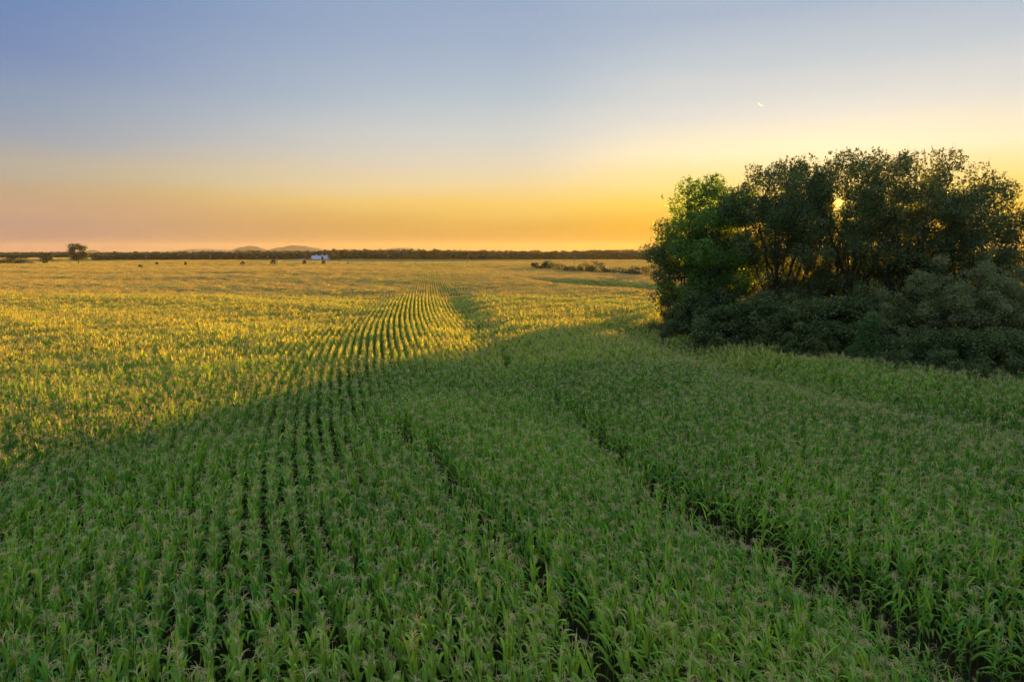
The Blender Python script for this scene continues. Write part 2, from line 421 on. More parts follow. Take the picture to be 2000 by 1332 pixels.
def scatter(y0, y1, rsp, step, jit_x, jit_y, half=.82, pad=6):
    X = []; Y = []
    cmin = -half * y1 - pad - grow(y1) - 40; cmax = half * y1 + pad - grow(y1) + 40
    rows = np.arange(math.floor(cmin / rsp), math.ceil(cmax / rsp)) * rsp
    ys = np.arange(y0, y1, step)
    for c in rows:
        y = ys + rng.uniform(0, step)
        x = c + grow(y)
        k = np.abs(x) < half * y + pad
        X.append(x[k]); Y.append(y[k])
    X = np.concatenate(X); Y = np.concatenate(Y)
    n = len(X)
    right = X > gapx(Y)
    X = X + rng.normal(0, 1, n) * np.where(right, jit_x * 3.2, jit_x); Y = Y + rng.uniform(-jit_y, jit_y, n)
    k = ~((X > np.interp(Y, EDGE[:, 0], EDGE[:, 1])) & (Y < 216))
    d = X - gapx(Y)
    gw = np.interp(Y, [8, 30, 50, 90, 130, 215], [1.9, 1.3, .8, .5, .5, .2])
    gw = gw * (1 + .9 * np.sin(Y / 3.1) * np.sin(Y / 7.3 + 1)) * np.interp(Y, [30, 60, 80], [1, .75, .3])
    ragged = rng.normal(0, .33, n); keep = (rng.random(n) < .42) & (Y < 72)
    k &= ~((np.abs(d + .5 * np.sin(Y / 5.0)) < gw + ragged) & (Y < 215) & ~keep)
    d3 = X - np.interp(Y, [18, 26, 33, 41, 60], [3.0, 0.2, -2.6, -5.8, -12])
    k &= ~((np.abs(d3 + .25 * np.sin(Y * .45)) < .55 + .6 * ragged) & (Y < 46) & (Y > 16) & ~keep)
    return X[k], Y[k]

def make_points(name, X, Y, rot, scl, idx, coll, label=None, tilt=0.0):
    n = len(X)
    me = bpy.data.meshes.new(name)
    me.vertices.add(n)
    Z = height(X, Y)
    me.vertices.foreach_set('co', np.stack([X, Y, Z], 1).astype(np.float32).ravel())
    def attr(nm, typ, arr, key):
        a = me.attributes.new(nm, typ, 'POINT'); a.data.foreach_set(key, arr)
    e = np.stack([rng.normal(0, tilt, n), rng.normal(0, tilt, n), rot], 1).astype(np.float32)
    attr('rot', 'FLOAT_VECTOR', e.ravel(), 'vector')
    attr('scl', 'FLOAT_VECTOR', np.asarray(scl, np.float32).ravel(), 'vector')
    attr('idx', 'INT', np.asarray(idx, np.int32), 'value')
    o = link(name, me)
    ng = bpy.data.node_groups.new(name + '_scatter', 'GeometryNodeTree')
    ng.interface.new_socket('Geometry', in_out='INPUT', socket_type='NodeSocketGeometry')
    ng.interface.new_socket('Geometry', in_out='OUTPUT', socket_type='NodeSocketGeometry')
    N = ng.nodes.new; L = ng.links.new
    gi = N('NodeGroupInput'); go = N('NodeGroupOutput')
    ci = N('GeometryNodeCollectionInfo'); ci.inputs['Collection'].default_value = coll
    ci.inputs['Separate Children'].default_value = True; ci.inputs['Reset Children'].default_value = True
    ip = N('GeometryNodeInstanceOnPoints'); ip.inputs['Pick Instance'].default_value = True
    def na(nm, t):
        a = N('GeometryNodeInputNamedAttribute'); a.data_type = t; a.inputs['Name'].default_value = nm; return a.outputs['Attribute']
    er = N('FunctionNodeEulerToRotation'); L(na('rot', 'FLOAT_VECTOR'), er.inputs[0])
    L(gi.outputs[0], ip.inputs['Points']); L(ci.outputs[0], ip.inputs['Instance']); L(na('idx', 'INT'), ip.inputs['Instance Index'])
    L(er.outputs[0], ip.inputs['Rotation']); L(na('scl', 'FLOAT_VECTOR'), ip.inputs['Scale'])
    L(ip.outputs[0], go.inputs[0])
    md = o.modifiers.new('scatter', 'NODES'); md.node_group = ng
    return o

def thin(X, Y, p=.12):
    """missing plants: singles and small bare patches"""
    bare = pn(X, Y, 2.7, 1.3) + pn(X, Y, 9.0, 4.0) * .5 > 1.25
    k = ~(bare & (rng.random(len(X)) < .8)) & (rng.random(len(X)) > p)
    return X[k], Y[k]

def hvar(X, Y):
    return 1.0 + .07 * pn(X, Y, 3.3, .5) + .05 * pn(X, Y, 14, 2.0)

# --- near plants: one instance per plant
Y1, Y2, Y3, Y4 = 72, 190, 430, 1230
X, Y = scatter(9.5, Y1, .86, .26, .05, .06, half=.85, pad=5)
X, Y = thin(X, Y, .10)
n = len(X)
in_gap = (np.abs(X - gapx(Y) + .5 * np.sin(Y / 5.0)) < np.interp(Y, [8, 30, 50, 70], [1.7, 1.2, .6, .3]) - .15) | (
    (np.abs(X - np.interp(Y, [18, 26, 33, 41, 60], [3.0, 0.2, -2.6, -5.8, -12]) + .25 * np.sin(Y * .45)) < .45) & (Y < 46) & (Y > 16))
S = hvar(X, Y) * rng.normal(1, .065, n) * np.where(in_gap, rng.uniform(.45, .68, n), 1.0); ROT = np.where(X > gapx(Y), rng.uniform(0, 2 * math.pi, n), -np.arctan(gslope(Y)) + rng.normal(0, .3, n) + np.where(rng.random(n) < .5, math.pi, 0)); IDX = rng.integers(0, 18, n)
# the 300 plants that show largest
H2 = height(X, Y)
p = R(PITCH)
dz = H2 + 2.35 * S - HC
depth = Y * math.cos(p) - dz * math.sin(p); upv = Y * math.sin(p) + dz * math.cos(p)
u = 1000 + 1333.33 * X / depth; v = 666 - 1333.33 * upv / depth
inside = (u > 6) & (u < 1994) & (v < 1318)
order = np.argsort(np.where(inside, np.hypot(X, Y), 1e9))[:300]
near_ids = set(order.tolist())
rest = np.array([i for i in range(n) if i not in near_ids])
o = make_points('corn_rows', X[rest], Y[rest], ROT[rest], np.repeat(S[rest][:, None], 3, 1), IDX[rest], src_plant, tilt=.055)
tag(o, 'densely planted rows of green corn with pale tassels filling the near field', 'corn', kind='stuff')

leaf_meshes = [mesh_from('leaf', v_, f_, [M_leaf]) for v_, f_ in pool0]
tassel_meshes = [mesh_from('tassel', v_, f_, [M_tassel]) for v_, f_ in tas0]
protos = []
for H, parts in plans0:
    sv, sf = stalk_geo(H, 5)
    protos.append((mesh_from('stalk', sv, sf, [M_stalk]), parts))
CORN_LABEL = 'green corn plant with a pale tassel in the nearest rows along the bottom edge'
for i in order:
    root = bpy.data.objects.new('corn_plant', None); COL.objects.link(root)
    root.empty_display_size = .3
    root.location = (X[i], Y[i], H2[i]); root.rotation_euler = (rng.normal(0, .075), rng.normal(0, .075), ROT[i]); root.scale = (S[i],) * 3
    tag(root, CORN_LABEL, 'corn plant', 'corn plants in the nearest rows')
    stalk_me, parts = protos[IDX[i]]
    link('stalk', stalk_me, root)
    for kind, j, mt in parts:
        c = link(kind, leaf_meshes[j] if kind == 'leaf' else tassel_meshes[j], root); c.matrix_local = mt

# --- middle field: row sections, then blocks of rows
X, Y = scatter(Y1, Y2, .88, 1.25, .03, .1, half=.85, pad=8)
X, Y = thin(X, Y, .03)
n = len(X)
rot = -np.arctan(gslope(Y)) + np.where(X > gapx(Y), rng.normal(0, .6, n), 0) + np.where(rng.random(n) < .5, math.pi, 0)
s = hvar(X, Y) * rng.normal(1, .04, n)
o = make_points('corn_middle', X, Y, rot, np.stack([s, np.ones(n), s], 1), rng.integers(0, 6, n), src_sec, tilt=.01)
tag(o, 'rows of corn curving through the middle of the field beyond the nearest plants', 'corn', kind='stuff')

X, Y = scatter(Y2, Y3, 3.2, 3.1, .05, .3, half=.85, pad=12)
n = len(X)
rot = -np.arctan(gslope(Y)) + np.where(rng.random(n) < .5, math.pi, 0)
s = (1.0 + .05 * pn(X, Y, 14, 2.0)) * rng.normal(1, .07, n)
o = make_points('corn_far', X, Y, rot, np.stack([np.ones(n), np.ones(n), s], 1), rng.integers(0, 5, n), src_blk, tilt=.0)
tag(o, 'golden corn canopy stretching away past the curved rows', 'corn', kind='stuff')

X, Y = scatter(Y3, Y4, 6.4, 6.3, .1, .4, half=.85, pad=20)
k = ~((X > -520) & (Y > 985))
X = X[k]; Y = Y[k]; n = len(X)
rot = -np.arctan(gslope(Y)) + np.where(rng.random(n) < .5, math.pi, 0)
s = rng.normal(1, .10, n)
o = make_points('corn_distance', X, Y, rot, np.stack([np.ones(n), np.ones(n), s], 1), rng.integers(0, 4, n), src_far, tilt=.0)
tag(o, 'distant golden corn reaching to the edge of the woods', 'corn', kind='stuff')

# ------------------------------------------------------------------ trees
def leaf_cloud(centres, radii, per, size, flat=.75, up=.25, rs=None, shell=.55):
    """per leaves round each centre; returns quads. centres (n,3), radii (n,)"""
    rs = rs or rng
    n = len(centres)
    C = np.repeat(centres, per, 0); r = np.repeat(radii, per)
    N = len(C)
    d = rs.normal(0, 1, (N, 3)); d /= np.linalg.norm(d, axis=1)[:, None]
    rr = r * (shell + (1 - shell) * rs.random(N)) * rs.uniform(.7, 1.12, N)
    P = C + d * rr[:, None] * np.array([1, 1, flat])
    # leaf frame: roughly outward-facing, jittered
    nrm = d + rs.normal(0, .75, (N, 3)); nrm[:, 2] += up; nrm /= np.linalg.norm(nrm, axis=1)[:, None]
    a = np.cross(nrm, rs.normal(0, 1, (N, 3))); a /= np.linalg.norm(a, axis=1)[:, None] + 1e-9
    b = np.cross(nrm, a)
    sz = size * rs.uniform(.6, 1.35, N)[:, None]
    w = sz * rs.uniform(.4, .7, N)[:, None]
    v0 = P - a * sz * .5; v1 = P + b * w * .5 + nrm * sz * .08; v2 = P + a * sz * .5; v3 = P - b * w * .5 + nrm * sz * .08
    V = np.stack([v0, v1, v2, v3], 1).reshape(-1, 3)
    F = np.arange(N * 4).reshape(-1, 4)
    return V, F

def bez(p0, p1, p2, n):
    t = np.linspace(0, 1, n)[:, None]
    return (1 - t) ** 2 * p0 + 2 * t * (1 - t) * p1 + t ** 2 * p2

def grow_tree(seed, H, rad, base, n_clump=70, per=170, leaf=.24, limbs=7, mat=None, clump_r=(1.15, 2.0), stems=1, lean=0.0, gap=.22):
    """returns (trunk mesh, [limb meshes], crown mesh). Crown: ellipsoid from z=base to z=H, radius rad."""
    rs = np.random.default_rng(seed); random.seed(seed)
    cz = (base + H) / 2 + .04 * H; hz = (H - base) / 2
    C = []
    tries = 0
    while len(C) < n_clump and tries < 20000:
        tries += 1
        d = rs.normal(0, 1, 3); d /= np.linalg.norm(d)
        rr = rs.random() ** .38
        prof = 1.0 if d[2] > 0 else (1 - .22 * abs(d[2]))
        bump = 1 + .16 * math.sin(3 * math.atan2(d[1], d[0]) + seed) + .12 * math.sin(5 * d[2] + seed * 2)
        q = np.array([d[0] * rad * rr * prof * bump, d[1] * rad * rr * prof * bump, cz + d[2] * hz * rr * (.9 + .1 * bump)])
        if C and np.min(np.linalg.norm((np.array(C) - q) * np.array([1, 1, 1.1]), axis=1)) < clump_r[1] * .62: 
            if rs.random() > .12: continue
        C.append(q)
    C = np.array(C)
    rC = rs.uniform(clump_r[0], clump_r[1], len(C))
    # limbs: directions spread round, clumps attached to the nearest limb
    th = max(base * .75, H * .16)
    g = Geo()
    tr = H * .0165
    top = np.array([lean * H * .3, 0, H * .62])
    stem_paths = []
    for sI in range(stems):
        a = 6.28 * sI / max(1, stems) + rs.uniform(-.3, .3); off = 0 if stems == 1 else .5
        p0 = np.array([off * math.cos(a), off * math.sin(a), -.4])
        tp = top + (0 if stems == 1 else 1) * np.array([math.cos(a), math.sin(a), 0]) * rad * .33
        path = bez(p0, np.array([p0[0] * 1.4, p0[1] * 1.4, th]), tp, 8) + rs.normal(0, .06, (8, 3))
        stem_paths.append(path)
        k = 1 if stems == 1 else .68
        g.tube(path, [tr * k * (1.35 if i == 0 else 1 - .11 * i) for i in range(8)], 7)
    trunk = g.mesh('trunk', [M_bark], True)
    limb_paths = []
    for i in range(limbs):
        a = 6.28 * i / limbs + rs.uniform(-.35, .35)
        sp = stem_paths[i % stems]
        j = 1 + (i * 5) % 4; p0 = sp[j]
        zz = cz + hz * rs.uniform(-.5, .6); rr = rad * rs.uniform(.5, .85)
        p2 = np.array([rr * math.cos(a) + lean * H * .2, rr * math.sin(a), zz])
        p1 = np.array([p0[0] + rr * .42 * math.cos(a), p0[1] + rr * .42 * math.sin(a), p0[2] + (zz - p0[2]) * .5])
        limb_paths.append((bez(p0, p1, p2, 8) + np.vstack([np.zeros(3), rs.normal(0, .12, (7, 3))]), tr * rs.uniform(.42, .58)))
    LG = [Geo() for _ in limb_paths]
    for (pth, r0), G in zip(limb_paths, LG):
        G.tube(pth, [r0 * (1 - .1 * i) for i in range(8)], 5)
    allp = np.concatenate([p for p, _ in limb_paths]); own = np.repeat(np.arange(len(limb_paths)), 8)
    pos = np.tile(np.arange(8), len(limb_paths))
    for q in C:
        dist = np.linalg.norm(allp - q, axis=1) + (allp[:, 2] > q[2] + .5) * 4 + (pos < 2) * 3
        j = int(np.argmin(dist)); G = LG[own[j]]
        p0 = allp[j]; mid = (p0 + q) / 2 + np.array([0, 0, -.3]) + rs.normal(0, .25, 3)
        r0 = max(.03, limb_paths[own[j]][1] * .42 * (1 - .08 * pos[j]))
        G.tube(bez(p0, mid, q, 4), [r0, r0 * .75, r0 * .5, r0 * .3], 4)
        for _ in range(3):      # twigs
            e = q + rs.normal(0, .7, 3) + np.array([0, 0, .5])
            G.tube([mid * .4 + q * .6, e], [r0 * .35, .012], 3)
    limb_meshes = [G.mesh('limb', [M_bark], True) for G in LG]
    V, F = leaf_cloud(C, rC, per, leaf, rs=rs, flat=.8)
    # upward tufts that ragged the outline
    tops = C[np.argsort(-(C[:, 2] + .3 * np.linalg.norm(C[:, :2], axis=1)))[:max(6, len(C) // 2)]]
    T = np.repeat(tops, 3, 0) + rs.normal(0, 1, (len(tops) * 3, 3)) * np.array([.8, .8, .2]) + np.array([0, 0, clump_r[1] * .5])
    V2, F2 = leaf_cloud(T, np.full(len(T), .38), 16, leaf * .85, flat=1.7, rs=rs, shell=.1)
    V = np.concatenate([V, V2]); F = np.concatenate([F, F2 + (len(V) - len(V2))])
    crown = mesh_from('crown', V, F, [mat or M_oak])
    return trunk, limb_meshes, crown

def place_tree(name, kit, x, y, label, cat='tree', group=None, rz=0, sc=1.0, z=None, crown_mat=None):
    z = float(height(x, y)) if z is None else z
    root = empty(name, (x, y, z), rz, sc)
    tag(root, label, cat, group)
    tr, lm, cr = kit
    link('trunk', tr, root)
    for m in lm: link('limb', m, root)
    c = link('crown', cr, root)
    if crown_mat:
        c.material_slots[0].link = 'OBJECT'; c.material_slots[0].material = crown_mat
    return root

CR = (1.3, 2.3)
kitB = grow_tree(11, 26, 8.6, 6.5, 84, 205, .34, 10, M_oak, clump_r=CR)
kitC = grow_tree(12, 26, 8.4, 7.5, 68, 205, .34, 11, M_oak, clump_r=CR)
kitD = grow_tree(13, 25, 8.0, 7.0, 68, 200, .34, 10, M_oak, clump_r=CR)
kitA = grow_tree(14, 22, 7.0, 2.0, 95, 400, .36, 9, M_green, clump_r=CR)
kitE = grow_tree(15, 18, 6.0, 2.5, 60, 260, .33, 8, M_oak, clump_r=(1.1, 2.0))
kitS = grow_tree(16, 12, 5.0, 1.2, 60, 380, .25, 7, M_shrub, stems=3, clump_r=(.9, 1.6))

def tree_at(name, kit, kh, px, top_py, Y, label, rz=0, wide=1.0, **kw):
    """stands the tree so that its top reaches the photo's row top_py at distance Y"""
    P = at(px, top_py, Y); g = float(height(P.x, Y))
    kh = max(v.co.z for v in kit[2].vertices) * .985
    s = (P.z - g) / kh
    return place_tree(name, kit, P.x, Y, label, rz=rz, sc=(s * wide, s * wide, s), **kw)

W = 'trees of the small wood at the right'
tree_at('broadleaf_tree', kitA, 22.6, 1392, 345, 104, 'bright green spreading tree at the left end of the small wood', rz=.4, group=W)
tree_at('broadleaf_tree', kitE, 18.6, 1342, 420, 110, 'smaller dark tree leaning out over the corn at the far left tip of the wood', rz=2.0, wide=1.05, group=W)
tree_at('broadleaf_tree', kitB, 26.6, 1528, 310, 98, 'tall dark tree with fanned limbs between the bright green tree and the sun', rz=.2, group=W)
tree_at('broadleaf_tree', kitE, 18.6, 1455, 350, 112, 'dark rounded crown showing behind the bright green tree', rz=4.0, wide=.95, group=W)
tree_at('broadleaf_tree', kitC, 26.6, 1682, 294, 93, 'tallest dark tree with the low sun shining through its crown', rz=5.45, group=W)
tree_at('broadleaf_tree', kitD, 25.6, 1735, 306, 97, 'narrow dark tree just right of the sun-pierced crown', rz=2.95, wide=.8, group=W)
tree_at('broadleaf_tree', kitC, 26.6, 1808, 294, 89, 'tall open-crowned tree with sky showing between its limbs, above the big round bush', rz=4.6, wide=.95, group=W)
tree_at('broadleaf_tree', kitB, 26.6, 1915, 350, 86, 'broad dusty green tree behind the right side of the big round bush', rz=3.4, wide=.95, group=W)
tree_at('broadleaf_tree', kitD, 25.6, 2028, 398, 84, 'dark tree cut off by the right edge of the picture', rz=1.1, group=W)
tree_at('broadleaf_tree', kitS, 12.5, 1600, 500, 95, 'low leafy tree filling the gap under the sun-pierced crown', rz=1.7, group=W)
tree_at('broadleaf_tree', kitE, 18.6, 1572, 300, 106, 'dark crown closing the gap behind the tall dark tree left of the sun', rz=2.16, wide=.7, group=W)
tree_at('broadleaf_tree', kitE, 18.6, 1636, 298, 104, 'dark crown directly behind the low sun glint, between the two tallest trees', rz=1.2, wide=.75, group=W)
tree_at('broadleaf_tree', kitE, 18.6, 1850, 322, 100, 'dark crown closing the gap behind the open-crowned tree', rz=2.4, wide=.9, group=W)
tree_at('broadleaf_tree', kitS, 12.5, 1745, 450, 90, 'low dark tree between the tall trunks left of the big round bush', rz=0.3, wide=1.15, group=W)
tree_at('broadleaf_tree', kitS, 12.5, 1510, 545, 99, 'yellowing small tree glowing between the trunks', rz=2.9, group=W, crown_mat=M_yellow)
tree_at('broadleaf_tree', kitS, 12.5, 1875, 440, 94, 'dark small tree behind the crest of the big round bush', rz=3.9, wide=1.2, group=W)

# trees at the back of the wood that throw the long shadow edge over the field
B = 'trees at the back of the small wood'
back = [(50, 191, 'leftmost slim-trunked tree at the back of the wood, seen through the left crowns', .85, 0),
        (55.5, 195, 'second slim-trunked tree at the back of the wood, seen between the lower limbs', .95, 1.3),
        (60, 190, 'third slim-trunked tree at the back of the wood, nearly hidden behind the bright green tree', .95, 2.1),
        (66, 184, 'fourth slim-trunked tree at the back of the wood, seen through the tall dark tree', .9, 3.0)]
kitK = grow_tree(21, 20, 5.0, 7.6, 80, 260, .36, 6, M_oak, stems=1, clump_r=(1.2, 1.9))
for x, y, lab, s_, rz in back: place_tree('background_tree', kitK, x, y, lab, rz=rz, sc=s_, group=B)
for i, (x, y) in enumerate([(38, 130), (46, 118), (52, 128), (58, 106), (68, 98), (76, 90), (64, 82)]):
    words = ['leftmost', 'second', 'third', 'fourth', 'fifth', 'sixth', 'rightmost'][i]
    place_tree('inner_tree', kitS, x, y, '%s low thicket tree deep inside the wood, glimpsed dark between the trunks' % words, rz=i * 1.1, sc=.82, group='low thicket trees inside the wood')

# ------------------------------------------------------------------ shrubs
def grow_shrub(seed, rad, H, n, per, leaf, mat, cone=False):
    rs = np.random.default_rng(seed)
    C = []
    for _ in range(n):
        if cone:
            t = rs.random() ** .8; a = rs.uniform(0, 6.28); r = rad * (1 - t) * rs.uniform(.55, 1.0)
            C.append((r * math.cos(a), r * math.sin(a), .3 + (H - .5) * t))
        else:
            a = rs.uniform(0, 6.28); ph = math.acos(rs.uniform(-.05, 1)); r = rs.uniform(.55, .95)
            bump = 1 + .18 * math.sin(3 * a + seed)
            C.append((rad * r * bump * math.sin(ph) * math.cos(a), rad * r * bump * math.sin(ph) * math.sin(a), .5 + (H - 1.1) * r * math.cos(ph)))
    C = np.array(C)
    V, F = leaf_cloud(C, rs.uniform(.5, .95, n), per, leaf, flat=.8, rs=rs, shell=.3, up=.5)
    k = max(8, n // 3)
    T = C[rs.integers(0, n, k)] + rs.normal(0, .3, (k, 3)) + np.array([0, 0, .7])
    V2, F2 = leaf_cloud(T, np.full(k, .22), 14, leaf * .8, flat=2.2, rs=rs, shell=.1)
    V = np.concatenate([V, V2]); F = np.concatenate([F, F2 + (len(V) - len(V2))])
    g = Geo()
    for c in C[::2]:
        b0 = np.array([rs.normal(0, .25), rs.normal(0, .25), -.2])
        g.tube(bez(b0, np.array([c[0] * .3, c[1] * .3, c[2] * .6]), c, 4), [.07, .05, .035, .015], 4)
    return g.mesh('stem', [M_bark], True), mesh_from('foliage', V, F, [mat])

def place_shrub(kit, x, y, label, cat='bush', group=None, rz=0, sc=1.0, name='bush'):
    root = empty(name, (x, y, float(height(x, y))), rz, sc); tag(root, label, cat, group)
    link('stem', kit[0], root); link('foliage', kit[1], root)
    return root

sh1 = grow_shrub(31, 4.2, 5.6, 100, 320, .19, M_shrub)
sh2 = grow_shrub(32, 4.6, 5.0, 100, 320, .19, M_shrub)
shbig = grow_shrub(33, 6.6, 10.6, 230, 330, .18, M_bigshrub)
shced = grow_shrub(34, 3.0, 6.4, 80, 130, .17, M_cedar, cone=True)

def shrub_px(kit, kh, px, top_py, Y, label, rz=0, wide=1.0, **kw):
    P = at(px, top_py, Y); g = float(height(P.x, Y)); kh = max(v.co.z for v in kit[1].vertices) * .97; s = (P.z - g) / kh
    return place_shrub(kit, P.x, Y, label, rz=rz, sc=(s * wide, s * wide, s), **kw)
U = 'bushes along the foot of the small wood'
shrub_px(sh2, 5.2, 1338, 598, 106, 'low dark bush at the left tip of the wood, beside sunlit corn', .3, .8, group=U)
shrub_px(sh1, 5.8, 1385, 560, 99, 'dark bush under the bright green tree', 1.1, 1.0, group=U)
shrub_px(sh2, 5.2, 1375, 610, 97, 'lowest bush spilling towards the corn under the bright green tree', 2.6, .9, group=U)
shrub_px(sh1, 5.8, 1440, 590, 91, 'grey green bush at the corn edge, right of the one under the bright green tree', 2.0, .95, group=U)
shrub_px(sh2, 5.2, 1500, 565, 90, 'rounded dark bush below the yellowing small tree', 3.1, 1.0, group=U)
shrub_px(sh1, 5.8, 1562, 575, 84, 'leafy bush below the sun, standing at the corn edge', 4.0, .95, group=U)
shrub_px(sh2, 5.2, 1630, 580, 84, 'wide dark bush under the tallest tree', 5.2, 1.05, group=U)
shrub_px(sh1, 5.8, 1610, 625, 80, 'small low bush in front of the wide dark bush, at the corn edge', .9, 1.2, group=U)
shrub_px(shced, 6.6, 1702, 604, 73.5, 'feathery bright green cedar standing at the corn edge', .5, 1.0, name='cedar_bush', cat='cedar')
shrub_px(sh1, 5.8, 1690, 570, 82, 'dark bush behind the feathery bright green cedar', 2.4, 1.1, group=U)
shrub_px(sh2, 5.2, 1765, 615, 76, 'dark bush between the cedar and the big round bush', 1.5, 1.0, group=U)
shrub_px(shbig, 10.9, 1880, 500, 75, 'big round grey green bush dominating the right of the wood', .8, .95, group=U)
shrub_px(shbig, 10.9, 1990, 520, 74, 'tall rounded bush cut by the right edge, beside the big round bush', 2.8, .85, group=U)
shrub_px(sh2, 5.2, 1850, 640, 69, 'low bush at the foot of the big round bush', 4.4, 1.0, group=U)
shrub_px(sh1, 5.8, 1950, 640, 66.5, 'low reddish tinged bush at the right edge beside the corn', 5.5, 1.0, group=U)
for i, (x, y) in enumerate([(62, 64), (74, 58), (88, 54)]):
    place_shrub(shbig, x, y, '%s tall bush continuing the wood past the right edge' % ['first', 'second', 'third'][i], sc=.95, rz=i * 2.0, group='bushes beyond the right edge')

# ------------------------------------------------------------------ far trees, hedge, woods
def far_tree_mesh(seed, H, rad, n, size, mat, base=.18):
    rs = np.random.default_rng(seed)
    C = []
    for _ in range(22):
        d = rs.normal(0, 1, 3); d /= np.linalg.norm(d)
        C.append(np.array([d[0] * rad * .6, d[1] * rad * .6, H * (base + 1) / 2 + d[2] * H * (1 - base) * .34]))
    V, F = leaf_cloud(np.array(C), rs.uniform(.36, .52, 22) * rad, n // 22, size, flat=.9, rs=rs, shell=.45)
    return V, F

def far_tree(name, seed, px, top_py, Y, wpx, label, mat, group=None, cat='tree', n=1400, base=.15, hmin=None):
    P = at(px, top_py, Y); g = float(height(P.x, Y)); H = P.z - g
    if hmin: H = max(H, hmin)
    rad = wpx / 2 * Y / 1333
    V, F = far_tree_mesh(seed, H, rad, n, max(.35, Y / 1333 * 1.7), mat, base)
    V = V * np.array([rad / np.percentile(np.abs(V[:, 0]), 98), rad / np.percentile(np.abs(V[:, 1]), 98), H / V[:, 2].max()])
    root = empty(name, (P.x, Y, g)); tag(root, label, cat, group)
    gg = Geo(); gg.tube([(0, 0, -.3), (.1, 0, H * .3), (0, .1, H * .7)], [H * .02, H * .016, H * .008], 6)
    for a in (0, 2.1, 4.2): gg.tube([(0, 0, H * .25), (math.cos(a) * rad * .5, math.sin(a) * rad * .5, H * .6)], [H * .011, H * .004], 4)
    link('trunk', gg.mesh('trunk', [M_bark], True), root)
    link('crown', mesh_from('crown', V, F, [mat]), root)
    return root

LT = 'trees at the far left of the field'
far_tree('field_tree', 41, 150, 474, 640, 31, 'tallest lone tree at the far left, beyond the corn', M_wood, LT, n=5000, base=.1)
far_tree('field_tree', 42, 90, 492, 640, 23, 'short dense tree left of the tallest lone tree', M_wood, LT, n=2000, base=.02)
far_tree('field_tree', 43, 33, 491, 620, 32, 'rounded dark tree near the left edge, above a low thicket', M_wood, LT, n=2400, base=.02)
far_tree('field_bush', 44, 8, 503, 615, 26, 'pale bush at the very left edge beside the rounded dark tree', M_pale, LT, 'bush', base=0)
far_tree('field_bush', 45, 50, 508, 612, 28, 'low thicket under the rounded dark tree near the left edge', M_wood, LT, 'bush', base=0)
far_tree('farm_tree', 46, 648, 494, 905, 13, 'pale round tree directly right of the white barn', M_pale, 'trees around the white barn', n=1600, base=0)
far_tree('farm_tree', 47, 660, 495, 915, 12, 'second pale round tree right of the white barn', M_pale, 'trees around the white barn', n=1600, base=0)
far_tree('farm_tree', 48, 629, 500, 870, 4, 'small tree standing in front of the middle of the white barn', M_pale, 'trees around the white barn', n=900, base=.1)
FB = 'small bushes standing in the distant corn'
for i, (px, top, by, w, lab) in enumerate([
        (306, 511.5, 515.5, 6, 'tiny dark bush in the distant corn, leftmost of its line'), (362, 511, 515.5, 5, 'tiny dark bush in the corn between two distant poles'),
        (474, 509.5, 514.5, 9, 'small dark bush in the corn below the left hill'), (534, 506.5, 513.5, 14, 'largest dark bush in the distant corn, left of the white barn'),
        (594, 508, 513, 9, 'dark bush below the pole just left of the white barn'), (632, 509, 513.5, 9, 'small dark bush in the corn in front of the white barn'),
        (679, 511.5, 514, 4, 'tiny bush in the corn right of the white barn'), (274, 517, 520, 12, 'low scrub patch in the pale strip at the far left')]):
    Y = 11.6 * 1333 / (by + 1 - 491); far_tree('field_bush', 60 + i, px, top, min(Y, 640), w * .85, lab, M_wood, FB, 'bush', n=500, base=0, hmin=2.7)
HB = 'bushes of the hedge beyond the field at the right'
hedge = [(1046, 512, 520, 12), (1060, 511, 521, 16), (1071, 508, 521, 14), (1084, 512, 522, 18), (1100, 516, 523, 16), (1113, 519, 524, 14), (1128, 519, 525, 16),
         (1140, 509, 525, 14), (1153, 518, 526, 12), (1166, 509, 527, 18), (1180, 519, 527, 10), (1192, 522, 528, 18), (1208, 521, 530, 18), (1224, 523, 531, 16), (1241, 517, 532, 14), (1256, 519, 533, 18), (1272, 514, 534, 16), (1290, 512, 535, 20)]
hl = ['leftmost low bush of the hedge beyond the corn', 'wide scrubby bush second in the hedge', 'pointed bush third in the hedge', 'broad low bush fourth in the hedge', 'low bush left of the tall hedge pole', 'lowest bush just left of the tall hedge pole',
      'low bush just right of the tall hedge pole', 'round pale bush right of the tall hedge pole', 'small bush between the round pale bush and the tallest hedge bush', 'tallest dark bush in the middle of the hedge', 'small bush right of the tallest hedge bush',
      'low wide bush right of the small gap in the hedge', 'flat bush in the right half of the hedge', 'low flat bush before the leafy right end of the hedge', 'upright bush in the right part of the hedge', 'rounded bush next to last before the wood', 'tall pale bush at the hedge end against the wood', 'bush of the hedge half hidden behind the wood']
for i, ((px, top, by, w), lab) in enumerate(zip(hedge, hl)):
    Y = 11.6 * 1333 / (by + 2 - 491)
    far_tree('hedge_bush', 80 + i, px, top, Y, w * 1.7, lab, M_pale if i in (7, 16) else M_wood, HB, 'bush', n=1300, base=0)

